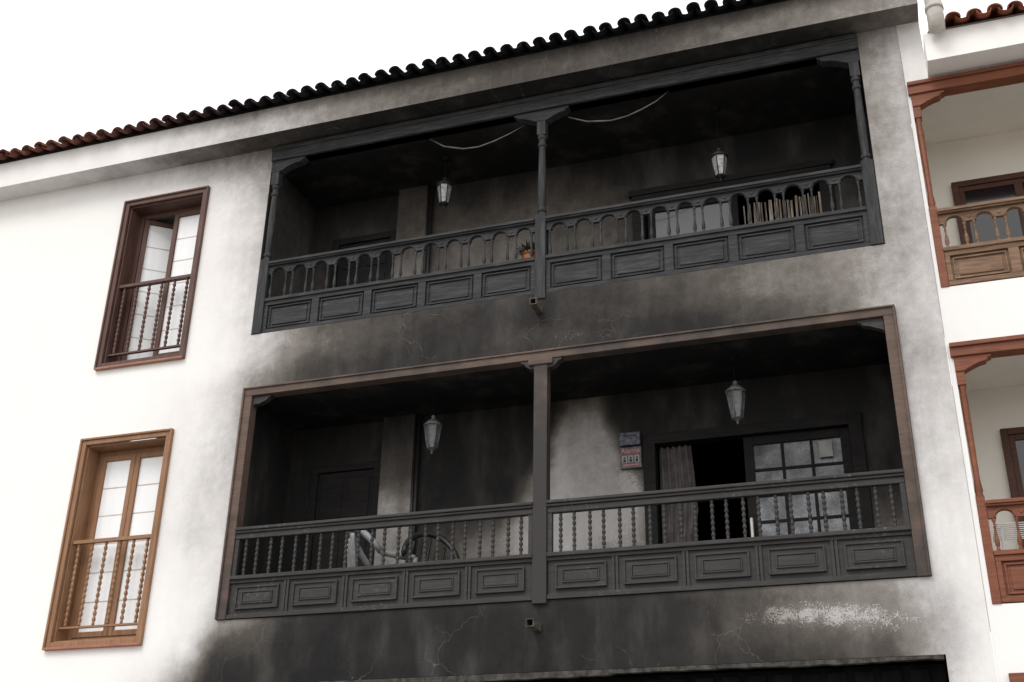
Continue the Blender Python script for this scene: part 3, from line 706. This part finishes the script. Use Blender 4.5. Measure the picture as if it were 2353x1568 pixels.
def nbal(o,zt,zbal,zp0,mat,beamz,matp):
    x0,x1,z0,z1=o; p=empty('timber_balcony',nb)
    b=Bd(); b.box(x0-.02,x1,YN-.04,YN+.10,beamz,z1+.012); b.box(x0-.02,x1,YN-.06,YN-.0405,z1-.03,z1+.01); b.obj('beam',NW,p,bevel=.006)
    for k in range(3):
        xc=x0+.035+2.3*k
        b=Bd(); w=.033
        b.box(xc-w,xc+w,YN-.01,YN+.07,z0,zt+.05)
        b.lathe(xc,YN+.03,[(zt+.05,w),(zt+.08,w*.8),(zt+.1,w),(zt+.2,w*.7),(beamz-.4,w*.85),(beamz-.3,w*.7),(beamz-.25,w)],14)
        b.box(xc-w,xc+w,YN-.01,YN+.07,beamz-.25,beamz-.13); b.obj('turned_post',NW,p,bevel=.003)
        b=Bd(); cap(b,xc,beamz-.001,beamz-.13,w,.26,YN-.02,YN+.08,1 if k==0 else 0); b.obj('bracket',NW,p,bevel=.004)
        if k<2: arch_rail(p,xc+w+.002,xc+2.3-w-.002,zt,zbal,zp0,4,9,mat,mat,y=YN+.02,matp=matp)
nbal(NU,7.22,6.84,6.47,NWW,8.49,NWW)
nbal(NL,4.53,4.13,3.73,NW,5.79,NW)
b=Bd(); b.box(.55,5.5,-.03,.09,3.10,3.20); b.obj('ground_floor_beam',NW,nb,bevel=.006)
for nm,x0,x1,z0,z1 in (('upper_balcony_window',.80,2.2,6.6,8.10),('lower_balcony_window',.86,2.2,3.8,5.49)):
    b=Bd(); yy=YN+1.05; ring(b,x0+.06,x1-.06,z0+.06,z1-.06,.06,yy-.05,yy-.003); ring(b,x0+.11,x1-.11,z0+.11,z1-.11,.05,yy-.03,yy-.004)
    b.box(x0+.56,x0+.64,yy-.03,yy-.005,z0+.11,z1-.11); b.obj(nm,NWD,nb,bevel=.004)
    b=Bd(); b.box(x0+.11,x1-.11,yy-.012,yy-.006,z0+.11,z1-.11); b.obj(nm+'_glass',GLB,nb)
# white drying rack on the neighbour's lower balcony
dr_=empty('clothes_drying_rack',None,(1.15,.55,3.725)); b=Bd()
for k in range(9): b.tube([(-.5,-.24+.06*k,.70),(.5,-.24+.06*k,.70)],.005,6)
for s in (-1,1):
    b.tube([(s*.5,-.26,.70),(s*.5,.26,.70)],.009,8); b.tube([(s*.48,-.24,.0),(s*.48,.22,.70)],.009,8); b.tube([(s*.46,.24,.0),(s*.46,-.22,.70)],.009,8)
b.obj('rack_frame',mat_plain('white_coated_wire',(.75,.75,.75),.4),dr_)

# ================================================================== GROUND
def sheet(name,x0,x1,y0,y1,z,mat):
    b=Bd(); b.add([(x0,y0,z),(x1,y0,z),(x1,y1,z),(x0,y1,z)],[(0,1,2,3)]); return b.obj(name,mat,None,fix=False)
sheet('ground',-600,600,-600,600,-.13,mat_plain('dry_ground',(.30,.27,.23),.95))
sheet('road',-120,120,-11,-3,-.126,mat_plain('asphalt',(.055,.055,.056),.9,scale=40))
b=Bd(); b.box(-60,60,-2.85,.0,-.12,-.004); b.obj('pavement',mat_plain('paving_concrete',(.42,.41,.39),.9,scale=5),None)
b=Bd(); b.box(-60,60,-3.0,-2.851,-.125,.0); b.obj('kerb',mat_plain('kerb_stone',(.35,.34,.33),.9),None,bevel=.01)
b=Bd(); b.box(-60,60,-13,-11,-.12,-.001); b.obj('pavement',mat_plain('far_paving',(.42,.41,.39),.9,scale=5),None)

# ================================================================== LIGHT / SKY / CAMERA
w=bpy.data.worlds.new('World'); scene.world=w; w.use_nodes=True; nt=w.node_tree
bg=nt.nodes['Background']; sky=nt.nodes.new('ShaderNodeTexSky'); sky.sky_type='NISHITA'; sky.sun_disc=False
EL,AZ=math.radians(50),math.radians(198)
sky.sun_elevation=EL; sky.sun_rotation=AZ; sky.dust_density=4; sky.air_density=1.2
mx=nt.nodes.new('ShaderNodeMixRGB'); mx.inputs[0].default_value=.92; mx.inputs[2].default_value=(12.2,12.15,12.1,1)
nt.links.new(sky.outputs[0],mx.inputs[1]); nt.links.new(mx.outputs[0],bg.inputs[0]); bg.inputs[1].default_value=.13
L=bpy.data.lights.new('sun','SUN'); L.energy=1.5; L.angle=math.radians(25); L.color=(1,.975,.95)
so_=bpy.data.objects.new('sun',L); COL.objects.link(so_)
d=Vector((math.sin(AZ)*math.cos(EL),math.cos(AZ)*math.cos(EL),math.sin(EL)))
so_.rotation_euler=(-d).to_track_quat('-Z','Y').to_euler(); so_.location=d*30
R=np.array([[0.945856,-0.124925,-0.299582],[0.324156,0.411037,0.85204],[0.016698,-0.903019,0.429277]])
cam=bpy.data.cameras.new('camera'); cam.sensor_width=36; cam.lens=2714.9/2353*36; cam.clip_end=2000; cam.clip_start=.1
co=bpy.data.objects.new('camera',cam); COL.objects.link(co)
mt=Matrix.Identity(4)
for i in range(3):
    mt[i][0]=R[i,0]; mt[i][1]=-R[i,1]; mt[i][2]=-R[i,2]
mt[0][3],mt[1][3],mt[2][3]=0,-9.7,1.6
co.matrix_world=mt; scene.camera=co
scene.view_settings.view_transform='Standard'; scene.view_settings.look='None'; scene.view_settings.exposure=0
